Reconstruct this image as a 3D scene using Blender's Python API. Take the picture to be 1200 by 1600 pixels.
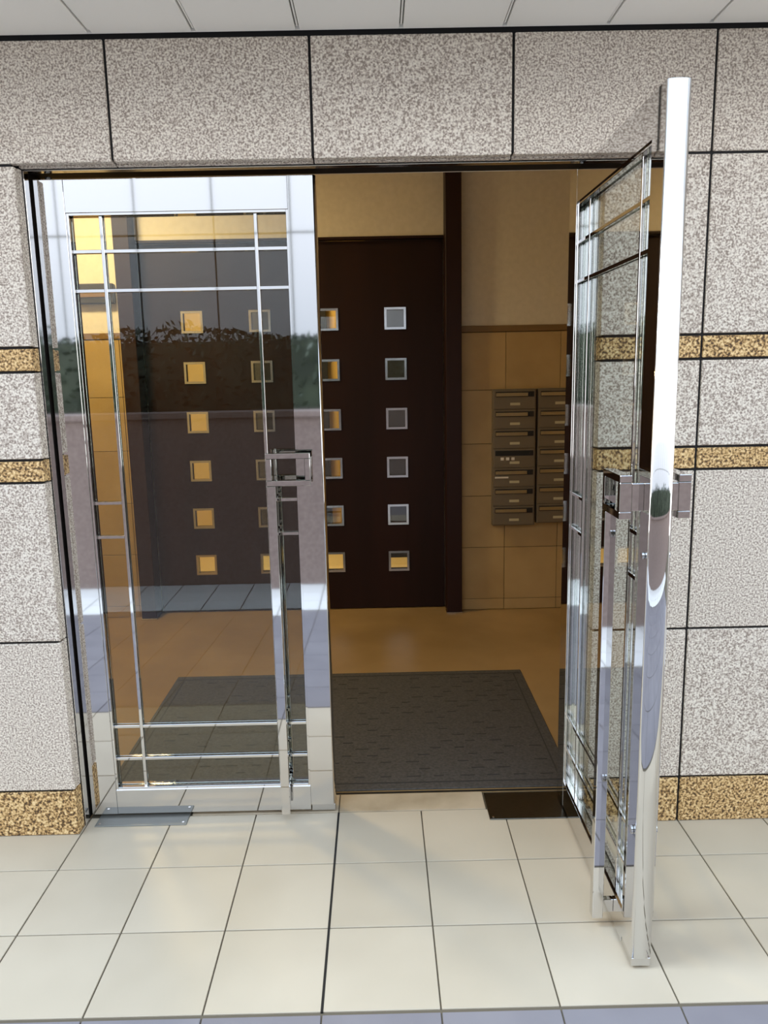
import bpy, bmesh, math, random
from mathutils import Vector, Matrix
random.seed(4)
PI = math.pi
for o in list(bpy.data.objects): bpy.data.objects.remove(o)
SC = bpy.context.scene
COL = SC.collection

# ------------------------------------------------------------ camera
F, PITCH, ROLL, YAW = 1219.7, .1805, -.0199, .0059
cam_data = bpy.data.cameras.new('camera'); cam = bpy.data.objects.new('camera', cam_data); COL.objects.link(cam)
cp, sp, cr, sr, cy, sy = math.cos(PITCH), math.sin(PITCH), math.cos(ROLL), math.sin(ROLL), math.cos(YAW), math.sin(YAW)
fwd = Vector((sy*cp, cy*cp, -sp)); right = Vector((cy, -sy, 0)); up = right.cross(fwd)
r2 = cr*right + sr*up; u2 = -sr*right + cr*up
m = Matrix((r2, u2, -fwd)).transposed().to_4x4(); m.translation = Vector((.1709, -2.6036, 1.5836))
cam.matrix_world = m
cam_data.sensor_fit = 'VERTICAL'; cam_data.sensor_height = 36; cam_data.lens = F*36/1600
cam_data.clip_start = .02; cam_data.clip_end = 200
SC.camera = cam

# ------------------------------------------------------------ world, sun, exposure
w = bpy.data.worlds.new('World'); SC.world = w; w.use_nodes = True
nt = w.node_tree; nt.nodes.clear()
out = nt.nodes.new('ShaderNodeOutputWorld'); bg = nt.nodes.new('ShaderNodeBackground')
wc = nt.nodes.new('ShaderNodeTexCoord'); sx = nt.nodes.new('ShaderNodeSeparateXYZ'); rp = nt.nodes.new('ShaderNodeValToRGB')
rp.color_ramp.elements[0].color = (1.0, 1.0, 1.0, 1); rp.color_ramp.elements[1].color = (.46, .60, .80, 1); rp.color_ramp.elements[1].position = .9
nt.links.new(wc.outputs['Generated'], sx.inputs[0]); nt.links.new(sx.outputs['Z'], rp.inputs[0]); nt.links.new(rp.outputs[0], bg.inputs[0])
bg.inputs[1].default_value = 1.8      # hazy sky, paler towards the horizon
nt.links.new(bg.outputs[0], out.inputs[0])
sun_d = bpy.data.lights.new('sun', 'SUN'); sun_d.energy = 1.7; sun_d.angle = .4; sun_d.color = (.74, .86, 1)
sun = bpy.data.objects.new('sun', sun_d); COL.objects.link(sun)
sun.rotation_euler = Vector((.8, .02, -1)).to_track_quat('-Z', 'Y').to_euler()
SC.view_settings.view_transform = 'Standard'; SC.view_settings.look = 'None'
SC.view_settings.gamma = 1; SC.view_settings.use_curve_mapping = False
SC.view_settings.exposure = 0.84

# ------------------------------------------------------------ materials
def srgb(r, g, b):
    f = lambda c: (c/255/12.92) if c/255 <= .04045 else ((c/255+.055)/1.055)**2.4
    return (f(r), f(g), f(b), 1)
def mat(name, col, rough=.5, metal=0, spec=.5, noise=None, bump=None, emis=None, coat=0):
    m = bpy.data.materials.new(name); m.use_nodes = True
    n = m.node_tree; b = n.nodes['Principled BSDF']
    b.inputs['Base Color'].default_value = col; b.inputs['Roughness'].default_value = rough
    b.inputs['Metallic'].default_value = metal; b.inputs['Specular IOR Level'].default_value = spec
    b.inputs['Coat Weight'].default_value = coat
    if noise:      # (scale, detail, [(pos, colour)...], stretch)
        tc = n.nodes.new('ShaderNodeTexCoord'); mp = n.nodes.new('ShaderNodeMapping'); no = n.nodes.new('ShaderNodeTexNoise')
        oi = n.nodes.new('ShaderNodeObjectInfo'); ad = n.nodes.new('ShaderNodeVectorMath'); ad.operation = 'ADD'
        ml = n.nodes.new('ShaderNodeMath'); ml.operation = 'MULTIPLY'; ml.inputs[1].default_value = 37
        n.links.new(oi.outputs['Random'], ml.inputs[0])
        n.links.new(tc.outputs['Object'], ad.inputs[0]); n.links.new(ml.outputs[0], ad.inputs[1])
        n.links.new(ad.outputs[0], mp.inputs[0]); n.links.new(mp.outputs[0], no.inputs['Vector'])
        mp.inputs['Scale'].default_value = noise[3] if len(noise) > 3 else (1, 1, 1)
        no.inputs['Scale'].default_value = noise[0]; no.inputs['Detail'].default_value = noise[1]
        cr_ = n.nodes.new('ShaderNodeValToRGB'); e = cr_.color_ramp.elements
        while len(e) > 1: e.remove(e[-1])
        e[0].position, e[0].color = noise[2][0]
        for p, c in noise[2][1:]:
            x = e.new(p); x.color = c
        n.links.new(no.outputs['Fac'], cr_.inputs[0]); n.links.new(cr_.outputs[0], b.inputs['Base Color'])
        if bump:
            bp = n.nodes.new('ShaderNodeBump'); bp.inputs['Strength'].default_value = bump; bp.inputs['Distance'].default_value = .002
            n.links.new(no.outputs['Fac'], bp.inputs['Height']); n.links.new(bp.outputs[0], b.inputs['Normal'])
    if emis:
        b.inputs['Emission Color'].default_value = emis[0]; b.inputs['Emission Strength'].default_value = emis[1]
    return m
granite = mat('pink_grey_granite', srgb(190, 178, 165), .8, noise=(170, 3, [(.35, srgb(142, 128, 115)), (.44, srgb(184, 169, 155)), (.52, srgb(212, 200, 185)), (.63, srgb(238, 229, 214))]), bump=.3)
gold = mat('gold_granite', srgb(195, 160, 105), .7, noise=(130, 3, [(.38, srgb(80, 58, 35)), (.46, srgb(165, 128, 78)), (.55, srgb(214, 178, 122)), (.66, srgb(240, 212, 160))]), bump=.5)
joint = mat('dark_joint_sealant', srgb(24, 22, 22), .8)
tilem = mat('beige_floor_tile', srgb(180, 170, 152), .42, noise=(3, 2, [(.3, srgb(178, 166, 145)), (.7, srgb(188, 176, 155))]), bump=.02)
grout = mat('floor_grout', srgb(95, 86, 70), .9)
rampm = mat('lavender_grey_ramp_tile', srgb(158, 156, 166), .5, noise=(4, 2, [(.3, srgb(116, 112, 116)), (.7, srgb(128, 124, 127))]), bump=.02)
pavem = mat('pale_paving', srgb(226, 225, 222), .5)
sillm = mat('beige_stone_sill', srgb(176, 160, 135), .3, noise=(6, 5, [(.35, srgb(160, 144, 118)), (.65, srgb(186, 170, 145))]))
panelm = mat('white_soffit_panel', srgb(250, 247, 240), .55)
soffj = mat('soffit_joint_grey', srgb(120, 120, 108), .8)
chrome = mat('polished_stainless_steel', (.72, .71, .705, 1), .035, 1)
chrome2 = mat('satin_steel', (.62, .61, .60, 1), .18, 1)
darkfr = mat('dark_bronze_frame', srgb(26, 23, 21), .6, spec=.2)
black = mat('black_rubber', srgb(14, 13, 13), .6)
platem = mat('steel_plate_dark_reflection', (.16, .15, .13, 1), .3, 1, noise=(40, 2, [(.3, (.13, .12, .10, 1)), (.7, (.20, .19, .16, 1))], (1, 30, 1)))  # steel darkened in its colour to stand for the dark interior it mirrors
plateg = mat('grey_steel_plate', (.22, .22, .20, 1), .45, .6)
wood = mat('dark_brown_veneer', srgb(40, 17, 10), .55, spec=.25, noise=(6, 4, [(.3, srgb(28, 9, 5)), (.7, srgb(38, 15, 9))], (1, 1, .12)))
postm = mat('dark_maroon_post', srgb(36, 13, 10), .5, spec=.3)
plaster = mat('cream_plaster', srgb(214, 204, 184), .8, noise=(30, 3, [(.3, srgb(210, 200, 180)), (.7, srgb(218, 208, 188))]), bump=.05)
walltile = mat('tan_wall_tile', srgb(176, 148, 100), .35, noise=(4, 4, [(.3, srgb(168, 140, 94)), (.7, srgb(184, 156, 108))]))
trimm = mat('brown_tile_border', srgb(120, 92, 52), .4)
tgrout = mat('wall_tile_grout', srgb(60, 45, 26), .9)
ifloor = mat('tan_lobby_floor', srgb(190, 158, 112), .3, noise=(2.5, 4, [(.3, srgb(138, 112, 72)), (.7, srgb(160, 132, 90))]))
matm = mat('charcoal_rubber_mat', srgb(62, 60, 58), .75, noise=(90, 3, [(.3, srgb(52, 50, 48)), (.7, srgb(74, 71, 68))]), bump=.4)
matd = mat('charcoal_mat_groove', srgb(46, 44, 42), .8)
boxm = mat('grey_brown_metal', srgb(122, 112, 96), .35, .4)
boxd = mat('dark_slot', srgb(16, 14, 12), .6)
paper = mat('white_paper', srgb(225, 220, 210), .7)
platel = mat('pale_name_plate', srgb(190, 182, 150), .4)
brownwall = mat('brown_parapet_stone', srgb(138, 122, 116), .8, noise=(40, 3, [(.3, srgb(126, 110, 104)), (.7, srgb(150, 134, 127))]), bump=.3)
leafm = mat('dark_hedge_leaf', srgb(56, 66, 50), .6, noise=(3, 2, [(.3, srgb(42, 52, 38)), (.7, srgb(74, 86, 66))]))
facade = mat('white_facade_panel', srgb(214, 216, 220), .6)
fascia = mat('pale_fascia', srgb(210, 208, 202), .6)
lampm = mat('warm_lamp_diffuser', srgb(255, 235, 190), .5, emis=((1, .72, .34, 1), 6))
darkbox = mat('dark_plastic', srgb(50, 44, 32), .5)
ylw = mat('yellow_wall', srgb(225, 190, 110), .8)

def glass_mat(name, tint, refl=1.0):
    m = bpy.data.materials.new(name); m.use_nodes = True; n = m.node_tree; n.nodes.clear()
    o = n.nodes.new('ShaderNodeOutputMaterial'); mx = n.nodes.new('ShaderNodeMixShader')
    t = n.nodes.new('ShaderNodeBsdfTransparent'); t.inputs[0].default_value = tint
    g = n.nodes.new('ShaderNodeBsdfGlossy'); g.inputs['Roughness'].default_value = 0.0; g.inputs[0].default_value = (.95, .96, .95, 1)
    ge = n.nodes.new('ShaderNodeNewGeometry'); d = n.nodes.new('ShaderNodeVectorMath'); d.operation = 'DOT_PRODUCT'
    n.links.new(ge.outputs['Incoming'], d.inputs[0]); n.links.new(ge.outputs['Normal'], d.inputs[1])
    def M(op, a, b=None):
        x = n.nodes.new('ShaderNodeMath'); x.operation = op
        for i, v in enumerate((a, b)):
            if v is None: continue
            if isinstance(v, (int, float)): x.inputs[i].default_value = v
            else: n.links.new(v, x.inputs[i])
        return x.outputs[0]
    c = M('ABSOLUTE', d.outputs['Value']); s = M('POWER', M('SUBTRACT', 1.0, c), 5.0)
    f = M('ADD', M('MULTIPLY', s, .93), .05*refl)
    n.links.new(f, mx.inputs[0]); n.links.new(t.outputs[0], mx.inputs[1]); n.links.new(g.outputs[0], mx.inputs[2])
    n.links.new(mx.outputs[0], o.inputs[0])
    return m
glass = glass_mat('clear_door_glass', (.93, .95, .93, 1))
lglass = glass_mat('small_lite_glass', (.85, .85, .84, 1), 1.5)

# ------------------------------------------------------------ helpers
def empty(name, loc=(0, 0, 0), rz=0):
    o = bpy.data.objects.new(name, None); o.empty_display_size = .1
    COL.objects.link(o); o.location = loc; o.rotation_euler = (0, 0, rz); return o
def tag(o, label=None, cat=None, group=None, kind=None):
    if label: o['label'] = label
    if cat: o['category'] = cat
    if group: o['group'] = group
    if kind: o['kind'] = kind
    return o
def link(name, me, parent=None, loc=(0, 0, 0)):
    o = bpy.data.objects.new(name, me); COL.objects.link(o); o.location = loc
    if parent: o.parent = parent
    return o
def box(bm, x0, x1, y0, y1, z0, z1):
    if x1 < x0: x0, x1 = x1, x0
    v = [bm.verts.new((x, y, z)) for x in (x0, x1) for y in (y0, y1) for z in (z0, z1)]
    for f in ((0, 1, 3, 2), (4, 6, 7, 5), (0, 4, 5, 1), (2, 3, 7, 6), (0, 2, 6, 4), (1, 5, 7, 3)):
        bm.faces.new([v[i] for i in f])
def done(name, bm, m, parent=None, loc=(0, 0, 0), bevel=0, smooth=False):
    bmesh.ops.recalc_face_normals(bm, faces=bm.faces)
    if bevel: bmesh.ops.bevel(bm, geom=list(bm.edges), offset=bevel, segments=1, affect='EDGES', profile=.5)
    me = bpy.data.meshes.new(name); bm.to_mesh(me); bm.free(); me.materials.append(m)
    if smooth:
        for p in me.polygons: p.use_smooth = True
    return link(name, me, parent, loc)
_cache = {}
def slab(name, m, x0, x1, y0, y1, z0, z1, parent=None, bevel=.002):
    """one bevelled box, origin at its centre, mesh shared between equal sizes"""
    if x1 < x0: x0, x1 = x1, x0
    k = (name, m.name, round(x1-x0, 4), round(y1-y0, 4), round(z1-z0, 4), bevel)
    c = ((x0+x1)/2, (y0+y1)/2, (z0+z1)/2)
    if k not in _cache:
        bm = bmesh.new(); hx, hy, hz = (x1-x0)/2, (y1-y0)/2, (z1-z0)/2
        box(bm, -hx, hx, -hy, hy, -hz, hz)
        o = done(name, bm, m, parent, c, bevel); _cache[k] = o.data; return o
    return link(name, _cache[k], parent, c)
def prism(name, m, pts, z0, z1, parent=None, smooth_angle=True):
    bm = bmesh.new(); a = [bm.verts.new((x, y, z0)) for x, y in pts]; b = [bm.verts.new((x, y, z1)) for x, y in pts]
    n = len(pts)
    for i in range(n): bm.faces.new((a[i], a[(i+1) % n], b[(i+1) % n], b[i]))
    bm.faces.new(a[::-1]); bm.faces.new(b)
    o = done(name, bm, m, parent)
    return o
def cyl(name, m, r, h, axis='Z', parent=None, loc=(0, 0, 0), seg=24, r2=None):
    bm = bmesh.new(); bmesh.ops.create_cone(bm, cap_ends=True, segments=seg, radius1=r, radius2=r if r2 is None else r2, depth=h)
    if axis == 'Y': bmesh.ops.rotate(bm, verts=bm.verts, matrix=Matrix.Rotation(PI/2, 3, 'X'))
    if axis == 'X': bmesh.ops.rotate(bm, verts=bm.verts, matrix=Matrix.Rotation(PI/2, 3, 'Y'))
    return done(name, bm, m, parent, loc)

G = .0042
OX0, OX1, OZ = -.905, .876, 2.2085       # stone opening
CZ = 2.5616
Z = [0, .1675, .7073, 1.2461, 1.3194, 1.5973, 1.6725, 2.2085, CZ-.008]
AX, SM = -.6083, .6015
FY = -.1036

# ------------------------------------------------------------ porch floor, ramp, outer paving
fl = bmesh.new(); box(fl, -3.3, 3.3, -.9, .0, -.25, -.004); box(fl, OX0, OX1, -.02, .12, -.25, -.004)
floor = tag(done('floor', fl, grout), kind='structure')
for i in range(-11, 11):
    for j in range(3):
        slab('floor_tile', tilem, i*.3+G*.5, (i+1)*.3-G*.5, -(j+1)*.3+G*.5, -j*.3-G*.5, -.012, 0, floor, .0012)
slab('expansion_joint', black, -.0035, .0035, -.9, -.002, -.01, .0006, floor, 0)
# ramp, going down 1:12 from the edge of the porch
ramp = tag(empty('floor', (0, -.9, 0)), kind='structure'); ramp.rotation_euler = (math.atan(1/12), 0, 0)
rb = bmesh.new(); box(rb, -3.3, 3.3, -2.16, 0, -.25, -.004); done('ramp_base', rb, grout, ramp)
for i in range(-11, 11):
    for j in range(7):
        slab('ramp_tile', rampm, i*.3+G*.5, (i+1)*.3-G*.5, -(j+1)*.3+G*.5-.006, -j*.3-G*.5-.006, -.012, 0, ramp, .0012)
GZ = -.18
pv = bmesh.new(); box(pv, -12, 12, -9, -3.03, -.5, GZ-.004); box(pv, -12, -3.3, -3.1, .0, -.5, GZ-.004); box(pv, 3.3, 12, -3.1, .0, -.5, GZ-.004)
paving = tag(done('floor', pv, grout), kind='structure')
for i in range(-14, 14):
    for j in range(3):
        y1 = -3.03-j*.24
        slab('paving_tile', pavem, i*.3+G, (i+1)*.3-G, y1-.24+G, y1-G, GZ-.012, GZ, paving, .0012)

# low brown wall and hedge that close the forecourt
par = bmesh.new(); box(par, -9, 9, -3.95, -3.75, GZ-.2, 1.22)
parapet = tag(done('low_wall', par, brownwall), 'low brown stone wall facing the entrance across the forecourt', 'wall')
slab('coping', brownwall, -9, 9, -3.98, -3.72, 1.2205, 1.27, parapet, .004)
hb = bmesh.new(); box(hb, -9, 9, -5.1, -4.25, -.4, 1.85)
hedge = tag(done('hedge_core', hb, leafm), None)
hedge.name = 'hedge'
tag(hedge, 'dark clipped hedge growing behind the low brown wall', 'hedge', kind='stuff')
lb = bmesh.new()
for k in range(9000):
    x = random.uniform(-7, 7); s = random.random()
    if s < .62: y, z = -4.25+random.uniform(-.03, .12), random.uniform(.8, 1.9)
    else: y, z = random.uniform(-5.1, -4.2), 1.85+random.uniform(-.04, .18)*(.6+.4*math.sin(x*3))
    u = Vector((random.gauss(0, 1), random.gauss(0, 1), random.gauss(0, 1))).normalized(); v = u.orthogonal().normalized(); r = random.uniform(.025, .05)
    p = Vector((x, y, z))
    lb.faces.new([lb.verts.new(p+u*r), lb.verts.new(p+v*r*.5), lb.verts.new(p-u*r), lb.verts.new(p-v*r*.5)])
tag(done('leaves', lb, leafm, hedge), kind='stuff')

# ------------------------------------------------------------ front wall with its granite cladding
wb = bmesh.new()
box(wb, -3.3, OX0-.012, FY+.008, .12, 0, 3.1); box(wb, OX1+.012, 3.3, FY+.008, .12, 0, 3.1); box(wb, OX0-.012, OX1+.012, FY+.008, .12, OZ+.012, 3.1)
wall = tag(done('wall_front', wb, joint), kind='structure')
def stone(x0, x1, z0, z1, m=None, el=0, er=0):
    slab('granite_panel' if m is None else 'gold_granite_panel', m or granite, x0+(G if not el else 0), x1-(G if not er else 0), FY, FY+.03, z0+G, z1-G, wall, .002)
xs_r = [OX1] + [AX+k*SM for k in range(3, 8) if AX+k*SM < 3.3] + [3.3]
xs_l = [-3.3] + [AX+k*SM for k in range(-4, 0)] + [OX0]
for xs in (xs_l, xs_r):
    for a, b in zip(xs, xs[1:]):
        for k in range(7):
            stone(a, b, Z[k] if k else -.003, Z[k+1], gold if k in (0, 3, 5) else None, a == OX1, b == OX0)
hx = [-3.3] + [AX+k*SM for k in range(-4, 7)] + [3.3]
for a, b in zip(hx, hx[1:]): stone(a, b, Z[7], Z[8])
# stone returns in the reveal: thin strips matching each course
for sgn, X in ((1, OX0), (-1, OX1)):
    for k in range(7):
        a, b = (X-.012, X) if sgn > 0 else (X, X+.012)
        slab('stone_return', gold if k in (0, 3, 5) else granite, a, b, FY+.0325, FY+.052, (Z[k] if k else 0)+G*.5, Z[k+1]-G*.5, wall, .001)
for a, b in ((OX0, AX), (AX, AX+SM), (AX+SM, AX+2*SM), (AX+2*SM, OX1)):
    slab('stone_return', granite, a+G*.5, b-G*.5, FY+.0325, FY+.052, OZ, OZ+.012, wall, .001)

# steel door frame lining the reveal
fr = tag(empty('door_frame', (OX0, 0, 0)), 'polished steel frame lining the stone opening around both glass doors', 'door frame')
def fbox(name, m, x0, x1, y0, y1, z0, z1, bev=.001):
    slab(name, m, x0-OX0, x1-OX0, y0, y1, z0, z1, fr, bev)
for s, X in ((1, OX0), (-1, OX1)):
    nm = 'jamb'
    fbox(nm, chrome, X-.010*s, X+.004*s, -.047, -.014, 0, OZ+.008)
    fbox('inner_jamb', darkfr, X-.010*s, X+.001*s, -.008, .07, 0, OZ+.008)
    fbox('gasket', black, X-.010*s, X+.0005*s, -.051, -.0475, 0, OZ+.008)
    fbox('gasket', black, X-.010*s, X+.002*s, -.0135, -.0085, 0, OZ+.008)
fbox('head', chrome2, OX0+.004, OX1-.004, -.047, -.014, OZ-.004, OZ+.008)
fbox('inner_head', darkfr, OX0+.001, OX1-.001, -.006, .07, OZ-.0005, OZ+.008)
fbox('gasket', black, OX0, OX1, -.0135, -.0065, OZ-.002, OZ+.008)
fbox('gasket', black, OX0, OX1, -.051, -.0475, OZ-.002, OZ+.008)

# stone sill and floor closer covers
sill = tag(empty('door_sill', (0, .055, 0)), 'beige stone sill strip flush with the floor under the doors', 'sill')
for a, b in ((-.534, -.002), (.002, .536)):
    slab('sill_stone', sillm, a, b, .002-.055, .118-.055, -.012, .0008, sill, .001)
slab('rubber_strip', black, OX0+.01, OX1-.01, .121-.055, .132-.055, -.012, .0012, sill, 0)
def closer(x0, x1, y0, y1, m, label):
    t = tag(empty('floor_closer_cover', ((x0+x1)/2, (y0+y1)/2, 0)), label, 'cover plate', 'floor closer cover plates')
    hx_, hy_ = (x1-x0)/2, (y1-y0)/2
    slab('plate', m, -hx_, hx_, -hy_, hy_, -.003, .0035, t, .0012)
    for sx in (-1, 1):
        c = cyl('screw', chrome2, .0045, .0012, 'Z', t, (sx*(hx_-.014), -hy_+.014, .0040), 12)
closer(.541, .868, -.072, .104, platem, 'steel cover plate, coloured as if mirroring the dark lobby, in the floor beside the open door')
closer(-.868, -.541, -.060, .104, plateg, 'grey steel cover plate in the floor under the closed door')

# ------------------------------------------------------------ glass door leaves
def door_leaf(name, root, s, W, ball):
    """local x runs from the hinge stile (0) to the free edge (W*s); outer face at y=0, inner at y=T"""
    T = .054; H = 2.191; zb = .012; st = .092; rail_b = .105; rail_t = 2.09
    B = lambda nm, m, x0, x1, y0, y1, z0, z1, par=root, bev=.0008: slab(nm, m, s*x0, s*x1, y0, y1, z0, z1, par, bev)
    B('hinge_stile', chrome, 0, st, 0, T, zb, H)
    # free stile with a half round outer edge
    n = 14
    bu = .009; xe = W-bu
    pts = [(s*(W-st+.002), 0)] + [(s*(xe+bu*math.sin(PI*k/n)), T/2-T/2*math.cos(PI*k/n)) for k in range(n+1)] + [(s*(W-st+.002), T)]
    o = prism('free_stile', chrome, pts, zb+.02, H, root)
    for p in o.data.polygons:
        if abs(p.normal.z) < .5 and s*p.normal.x > .05: p.use_smooth = True
    B('end_cap', chrome2, W-st+.004, W-.003, .002, T-.002, zb-.004, zb+.0195)
    B('top_rail', chrome, st+.0005, W-st+.0015, .0004, T-.0004, rail_t, H-.0003)
    B('bottom_rail', chrome, st+.0005, W-st+.0015, .0004, T-.0004, zb+.0003, rail_b)
    gx0, gx1 = st, W-st
    # beads round the glass
    for y0, y1 in ((.005, .0225), (T-.0225, T-.005)):
        B('glazing_bead', chrome, gx0, gx0+.008, y0, y1, rail_b, rail_t); B('glazing_bead', chrome, gx1-.006, gx1+.002, y0, y1, rail_b, rail_t)
        B('glazing_bead', chrome, gx0+.008, gx1-.006, y0, y1, rail_t-.008, rail_t); B('glazing_bead', chrome, gx0+.008, gx1-.006, y0, y1, rail_b, rail_b+.008)
    va, vb = .197, W-.197
    full = [1.974, 1.852, .343, .219]; short = [1.155, 1.037]; mw = .0052
    for y0, y1 in ((.0145, .0235), (T-.0235, T-.0145)):
        for vx in (va, vb): B('muntin', chrome, vx-mw, vx+mw, y0, y1, rail_b+.008, rail_t-.008)
        for z in full:
            for a, b in ((gx0+.008, va-mw), (va+mw, vb-mw), (vb+mw, gx1-.006)): B('muntin', chrome, a, b, y0+.0008, y1-.0008, z-mw, z+mw)
        for z in short:
            for a, b in ((gx0+.008, va-mw), (vb+mw, gx1-.006)): B('muntin', chrome, a, b, y0+.0008, y1-.0008, z-mw, z+mw)
    # glass, pane by pane
    def panes(a, b, zs):
        zs = sorted(zs)
        for z0, z1 in zip(zs, zs[1:]): B('glass_pane', glass, a, b, .0242, .0298, z0+.0005, z1-.0005, root, 0)
    panes(gx0+.001, va-.0005, [rail_b]+full+short+[rail_t]); panes(va+.0005, vb-.0005, [rail_b]+full+[rail_t]); panes(vb+.0005, gx1, [rail_b]+full+short+[rail_t])
    # floor-length pull handles on both faces: a flat square ring with a long bar hanging from it
    for side in (-1, 1):
        f = (lambda y: -y) if side < 0 else (lambda y: T+y)
        h = link('pull_handle', None, root)
        def hb(nm, x0, x1, y0, y1, z0, z1, bev=.0012):
            ya, yb = sorted((f(y0), f(y1))); slab(nm, chrome, s*x0, s*x1, ya, yb, z0, z1, h, bev)
        x0, x1, z0, z1 = W-.190, W-.045, 1.212, 1.320; rw = .018; d0, d1 = .030, .060
        hb('ring_bar', x0, x1, d0, d1, z1-rw, z1); hb('ring_bar', x0, x1, d0, d1, z0, z0+rw)
        hb('ring_bar', x1-rw, x1, d0, d1, z0+rw, z1-rw); hb('ring_bar', x0, x0+rw, d0, d1, z0+rw, z1-rw)
        hb('standoff', x1-rw+.002, x1-.002, .0, d0, z0+.02, z1-.02)
        hb('grip_bar', x0, x0+.030, d0, d1, .030, z0-.0005)
        hb('standoff', x0+.006, x0+.024, 0, d0, .045, .085)
    # lock cylinders on the inner and outer face of the free stile
    for z, r in ((1.125, .009), (.392, .011)):
        if z < 1 and not ball: continue
        for y in ((-.004, T+.004) if ball else (T+.004,)):
            cyl('lock_cylinder', chrome2, r, .006, 'Y', root, (s*(W-.030), y, z), 20)
    # pivots
    cyl('pivot', chrome2, .012, .012, 'Z', root, (s*.04, T/2, .0065), 16); cyl('pivot', chrome2, .012, .012, 'Z', root, (s*.04, T/2, H+.0055), 16)
d1 = tag(empty('door_1', (-.895, .002, 0)), 'closed glass door leaf in polished steel with thin glazing bars, left side of the opening', 'door', kind='structure')
door_leaf('left', d1, 1, .886, False)
d2 = tag(empty('door_2', (.868, .083, 0), PI/2), 'glass door leaf in polished steel standing wide open towards the viewer, seen almost edge on', 'door', kind='structure')
door_leaf('right', d2, -1, .868, True)

# ------------------------------------------------------------ porch ceiling and canopy
cb = bmesh.new(); box(cb, -3.3, 3.3, -.58, FY-.006, CZ+.014, CZ+.5)
ceil = tag(done('ceiling', cb, soffj), kind='structure')
P0, PP = -.6424, .3019
for k in range(-8, 12):
    a = P0+k*PP
    slab('soffit_panel', panelm, a+.006, a+PP-.006, -.58, FY-.010, CZ, CZ+.013, ceil, .002)
    slab('joint_strip', panelm, a-.0025, a+.0025, -.58, FY-.018, CZ+.006, CZ+.0135, ceil, 0)
slab('soffit_edge_trim', panelm, -3.3, 3.3, FY-.0095, FY-.0035, CZ+.001, CZ+.013, ceil, 0)
slab('fascia', fascia, -3.3, 3.3, -.61, -.5805, CZ-.02, CZ+.5, ceil, .003)
# pale panelled building across the forecourt
fb = bmesh.new(); box(fb, -10, 10, -8.6, -8.0, GZ-.3, 4.6)
bld = tag(done('building', fb, soffj), 'pale panelled building across the forecourt, mirrored in the steel door', 'building')
for i in range(-10, 10):
    for z0, z1 in ((GZ, 1.58), (1.58, 3.35), (3.35, 4.6)):
        slab('facade_panel', facade, i+.012+.1, i+.988+.1, -8.0, -7.97, z0+.012, z1-.012, bld, .004)

# ------------------------------------------------------------ lobby shell
YW = 2.40; YD = 2.46; LX0, LX1, LC = -2.3, 1.75, 3.0
b_ = bmesh.new(); box(b_, LX0, LX1, .1195, YD+.2, -.2, -.0005)
tag(done('floor', b_, ifloor), kind='structure')
b_ = bmesh.new(); box(b_, LX0-.1, LX1+.1, .12, 5.2, LC, LC+.1); tag(done('ceiling', b_, plaster), kind='structure')
b_ = bmesh.new(); box(b_, LX0-.1, LX0, .12, YD+.1, 0, LC); wl = tag(done('wall_left', b_, plaster), kind='structure')
b_ = bmesh.new(); box(b_, LX1, LX1+.1, .12, YD+.1, 0, LC); wr = tag(done('wall_right', b_, plaster), kind='structure')
b_ = bmesh.new()
box(b_, LX0, OX0-.0125, .1205, .135, 0, LC); box(b_, OX1+.0125, LX1, .1205, .135, 0, LC); box(b_, OX0-.0125, OX1+.0125, .1205, .135, OZ+.0125, LC)
tag(done('wall_front', b_, plaster), kind='structure')
DX0, DX1, DZ = -1.300, .600, 2.372
b_ = bmesh.new()
box(b_, LX0, DX0-.10, YW, YD+.1, 0, LC); box(b_, DX1+.10, LX1, YW, YD+.1, 0, LC); box(b_, DX0-.10, DX1+.10, YD-.02, YD+.1, DZ+.02, LC); box(b_, DX0-.1, DX0+.012, YD+.053, YD+.1, 0, DZ+.03); box(b_, DX1-.012, DX1+.1, YD+.053, YD+.1, 0, DZ+.03)  # final two strips are added behind the door edges against light leaking through
wbk = tag(done('wall_back', b_, plaster), kind='structure')
# tiled dado on the back and side walls
TJ = .985; TW = .345; rows = [.074, .423, .765, 1.103, 1.443, 1.800]
gb = bmesh.new(); box(gb, DX1+.10, LX1, YW-.006, YW, 0, 1.80); box(gb, LX0, DX0-.10, YW-.006, YW, 0, 1.80)
done('tile_bed', gb, tgrout, wbk)
def tilerow(x0, x1):
    k = math.floor((x0-TJ)/TW); e = [x0]
    while TJ+(k+1)*TW < x1: k += 1; e.append(max(TJ+k*TW, x0)) if TJ+k*TW > x0+.02 else None
    e.append(x1)
    for a, b in zip(e, e[1:]):
        slab('wall_tile', walltile, a+.0015, b-.0015, YW-.014, YW-.006, .002, rows[0]-.0015, wbk, .001)
        for z0, z1 in zip(rows, rows[1:]): slab('wall_tile', walltile, a+.0015, b-.0015, YW-.014, YW-.006, z0+.0015, z1-.0015, wbk, .001)
tilerow(DX1+.102, LX1-.001); tilerow(LX0+.001, DX0-.102)
slab('tile_border', trimm, DX1+.102, LX1, YW-.020, YW, 1.801, 1.840, wbk, .003); slab('tile_border', trimm, LX0, DX0-.102, YW-.020, YW, 1.801, 1.840, wbk, .003)
for wsd, X, s in ((wl, LX0, 1), (wr, LX1, -1)):
    for j in range(6):
        y0 = .14+j*.375; slabs = [.002]+rows
        for z0, z1 in zip(slabs, slabs[1:]):
            slab('wall_tile', walltile, X+.001*s, X+.008*s, y0+.0015, y0+.3735, z0+.0015, z1-.0015, wsd, .001)

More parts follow.
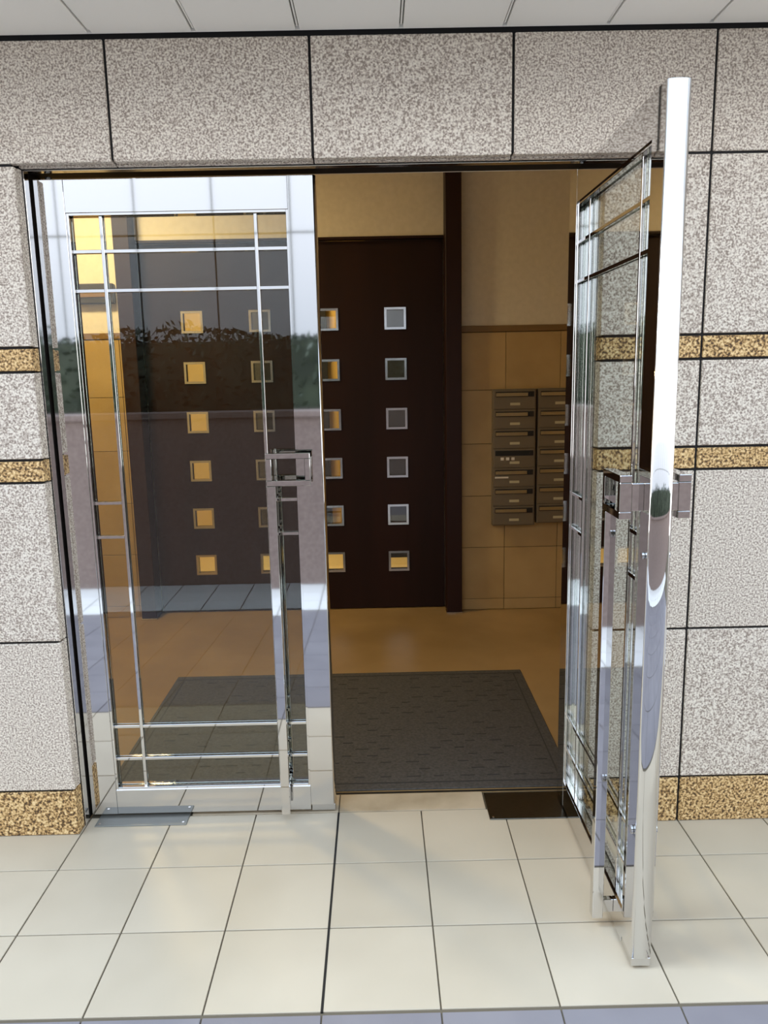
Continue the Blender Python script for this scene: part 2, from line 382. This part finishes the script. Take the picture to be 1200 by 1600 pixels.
# posts on both sides of the dark lobby doors
def post(x0, x1, label):
    t = tag(empty('door_post', ((x0+x1)/2, 2.39, 0)), label, 'post')
    slab('shaft', postm, -(x1-x0)/2, (x1-x0)/2, -.075, .068, .001, LC-.001, t, .003)
    slab('shoe', chrome2, -(x1-x0)/2-.004, (x1-x0)/2+.004, -.079, .0, .0005, .008, t, .001)
post(.602, .700, 'dark brown post at the right of the lobby doors, beside the tiled wall')
post(-1.398, -1.302, 'dark brown post seen through the closed door glass, next to the yellow-lit wall')
t = tag(empty('door_lintel', ((DX0+DX1)/2, 2.45, DZ)), 'dark wood lintel across the top of the lobby doors', 'lintel')
slab('board', wood, -(DX1-DX0)/2, (DX1-DX0)/2, -.03, .028, .003, .019, t, .001)

# lobby doors: thick dark leaves with a grid of small square lites
cols = [(-.985, -.558), (-.132, .295)]; RZ = [1.900-.3145*k for k in range(6)]; hs = .058; TH = .05
def lobby_door(name, x0, x1, cs, label):
    d = tag(empty(name, (x0, YD, 0)), label, 'door', kind='structure')
    bm = bmesh.new(); X = [x0]; 
    for c in cs: X += [c-hs, c+hs]
    X.append(x1)
    zz = [.006]
    for z in RZ[::-1]: zz += [z-hs, z+hs]
    zz.append(DZ)
    for i in range(len(X)-1):
        if i % 2 == 0: box(bm, X[i]-x0, X[i+1]-x0, 0, TH, zz[0], zz[-1])
        else:
            for k in range(0, len(zz)-1, 2): box(bm, X[i]-x0, X[i+1]-x0, 0, TH, zz[k], zz[k+1])
    done('panel', bm, wood, d)
    for c in cs:
        for z in RZ:
            cx = c-x0
            key = 'liteframe'
            if key not in _cache:
                b2 = bmesh.new(); o, i_ = .068, .054
                for a in ((-o, o, i_, o), (-o, o, -o, -i_), (-o, -i_, -i_, i_), (i_, o, -i_, i_)):
                    box(b2, a[0], a[1], -.007, .004, a[2], a[3])
                fo = done('lite_frame', b2, chrome2, d, (cx, 0, z)); _cache[key] = fo.data
            else: fo = link('lite_frame', _cache[key], d, (cx, 0, z))
            g = slab('lite_glass', lglass, -.056, .056, .022, .027, -.056, .056, fo, 0)
    return d
mid = -.345
da = lobby_door('door_3', DX0+.002, mid-.002, cols[0], 'dark brown lobby door with two columns of square lites, seen through the closed glass door')
db = lobby_door('door_4', mid+.002, DX1-.002, cols[1], 'dark brown lobby door with two columns of steel-framed square lites, seen through the open doorway')

# lit hall behind the lobby doors
b_ = bmesh.new()
box(b_, -3.2, 2.2, YD+.2, 5.2, -.2, -.001); done_f = tag(done('floor', b_, ylw), kind='structure')
b_ = bmesh.new(); box(b_, -3.2, .10, 4.3, 4.4, 0, LC); box(b_, -3.3, -3.2, YD+.1, 4.4, 0, LC); tag(done('wall_hall', b_, ylw), kind='structure')
b_ = bmesh.new(); box(b_, .10, 2.2, 3.9, 4.4, .0, LC); box(b_, -.95, -.25, 4.15, 4.29, 0, LC); box(b_, 2.2, 2.3, YD+.1, 4.4, 0, LC); tag(done('wall_lift', b_, joint), kind='structure')

# ------------------------------------------------------------ lamps of the place (each with its own light)
def ceiling_lamp(x, y, label, power, col, r=.15):
    t = tag(empty('ceiling_lamp', (x, y, LC)), label, 'ceiling lamp')
    cyl('lamp_ring', chrome2, r+.015, .03, 'Z', t, (0, 0, -.0155), 32); cyl('diffuser', lampm, r, .03, 'Z', t, (0, 0, -.046), 32, r*.9)
    l = bpy.data.lights.new('lamp_light', 'AREA'); l.shape = 'DISK'; l.size = r*2; l.energy = power; l.color = col
    o = bpy.data.objects.new('lamp_light', l); COL.objects.link(o); o.parent = t; o.location = (0, 0, -.07)
ceiling_lamp(-1.55, 1.5, 'round warm lamp on the lobby ceiling, near the left wall', 25, (1, .77, .38))
ceiling_lamp(-.5, 3.2, 'round warm lamp on the hall ceiling behind the lobby doors', 26, (1, .74, .34))

# ------------------------------------------------------------ lobby things
# entrance mat
mx0, mx1, my0, my1 = -.912, .900, .140, 1.312
mt = tag(empty('entrance_mat', ((mx0+mx1)/2, (my0+my1)/2, 0)), 'large charcoal rubber entrance mat on the lobby floor', 'mat')
hw, hd = (mx1-mx0)/2, (my1-my0)/2
slab('base', matm, -hw, hw, -hd, hd, 0, .006, mt, .003)
for a in ((-hw+.012, hw-.012, hd-.05, hd-.044), (-hw+.012, hw-.012, -hd+.044, -hd+.05)):
    slab('border_rib', matd, *a, .0062, .0075, mt, 0)
for s in (-1, 1): slab('border_rib', matd, s*(hw-.05), s*(hw-.044), -hd+.051, hd-.051, .0062, .0075, mt, 0)
rb_ = bmesh.new(); random.seed(8)
for j in range(18):
    for i in range(16):
        x = -hw+.12+i*.105+(j % 2)*.05; y = -hd+.09+j*.058
        if x+.04 < hw-.06 and random.random() < .55: box(rb_, x, x+.045+random.uniform(-.008, .012), y, y+.005, .0062, .0075)
tag(done('raised_bars', rb_, matd, mt), kind='stuff')

# mailboxes: two banks of seven
def mailbank(x0, x1, z0, z1, label, stickers):
    t = tag(empty('mailbox_bank', ((x0+x1)/2, YW-.014, z0)), label, 'mailboxes', 'letterboxes on the lobby wall')
    w_ = (x1-x0)/2; D = .055
    slab('body', boxm, -w_, w_, -D, -.0008, 0, z1-z0, t, .002)
    n = 7; p = (z1-z0-.008)/n
    for k in range(n):
        zc = z1-z0-.004-(k+.5)*p
        dr = link('mailbox_door', None, t, (0, -D, zc))
        slab('front', boxm, -w_+.006, w_-.006, -.007, -.0008, -p/2+.003, p/2-.003, dr, .0015)
        slab('slot', boxd, -w_+.016, w_-.014, -.0085, -.0072, p/2-.045, p/2-.012, dr, 0)
        if (k in stickers) and stickers[k] == 'open': pass
        else: slab('slot_flap', chrome2, -w_+.018, w_-.052, -.012, -.0088, p/2-.041, p/2-.019, dr, .001)
        cyl('lock', boxd, .009, .006, 'Y', dr, (w_-.030, -.011, p/2-.030), 14)
        slab('name_plate', platel, -.028, .034, -.0085, -.0072, -p/2+.026, -p/2+.042, dr, 0)
        if k in stickers:
            if stickers[k] == 'open':
                for q in range(3): slab('sticker', paper, -w_+.05+q*.034, -w_+.07+q*.034, -.0092, -.0074, -p/2+.050, -p/2+.068, dr, 0)
            else: slab('sticker', paper, -w_+.014, -w_+.10, -.0092, -.0074, -p/2+.058, -p/2+.068, dr, 0)
    return t
mailbank(.897, 1.168, .578, 1.448, 'bank of grey metal letterboxes with one flap missing, next to the open tile wall', {3: 'open', 4: 'label'})
mailbank(1.180, 1.451, .590, 1.448, 'bank of grey metal letterboxes nearer the open steel door, half hidden by it', {})

# small dark fixture on the yellow wall
t = tag(empty('wall_box', (-1.545, YW, 2.075)), 'small dark rectangular box on the yellow-lit wall behind the closed door', 'wall box')
slab('case', darkbox, -.115, .115, -.05, -.001, -.06, .06, t, .006); slab('cover', trimm, -.10, .10, -.056, -.0505, -.022, .022, t, .002)
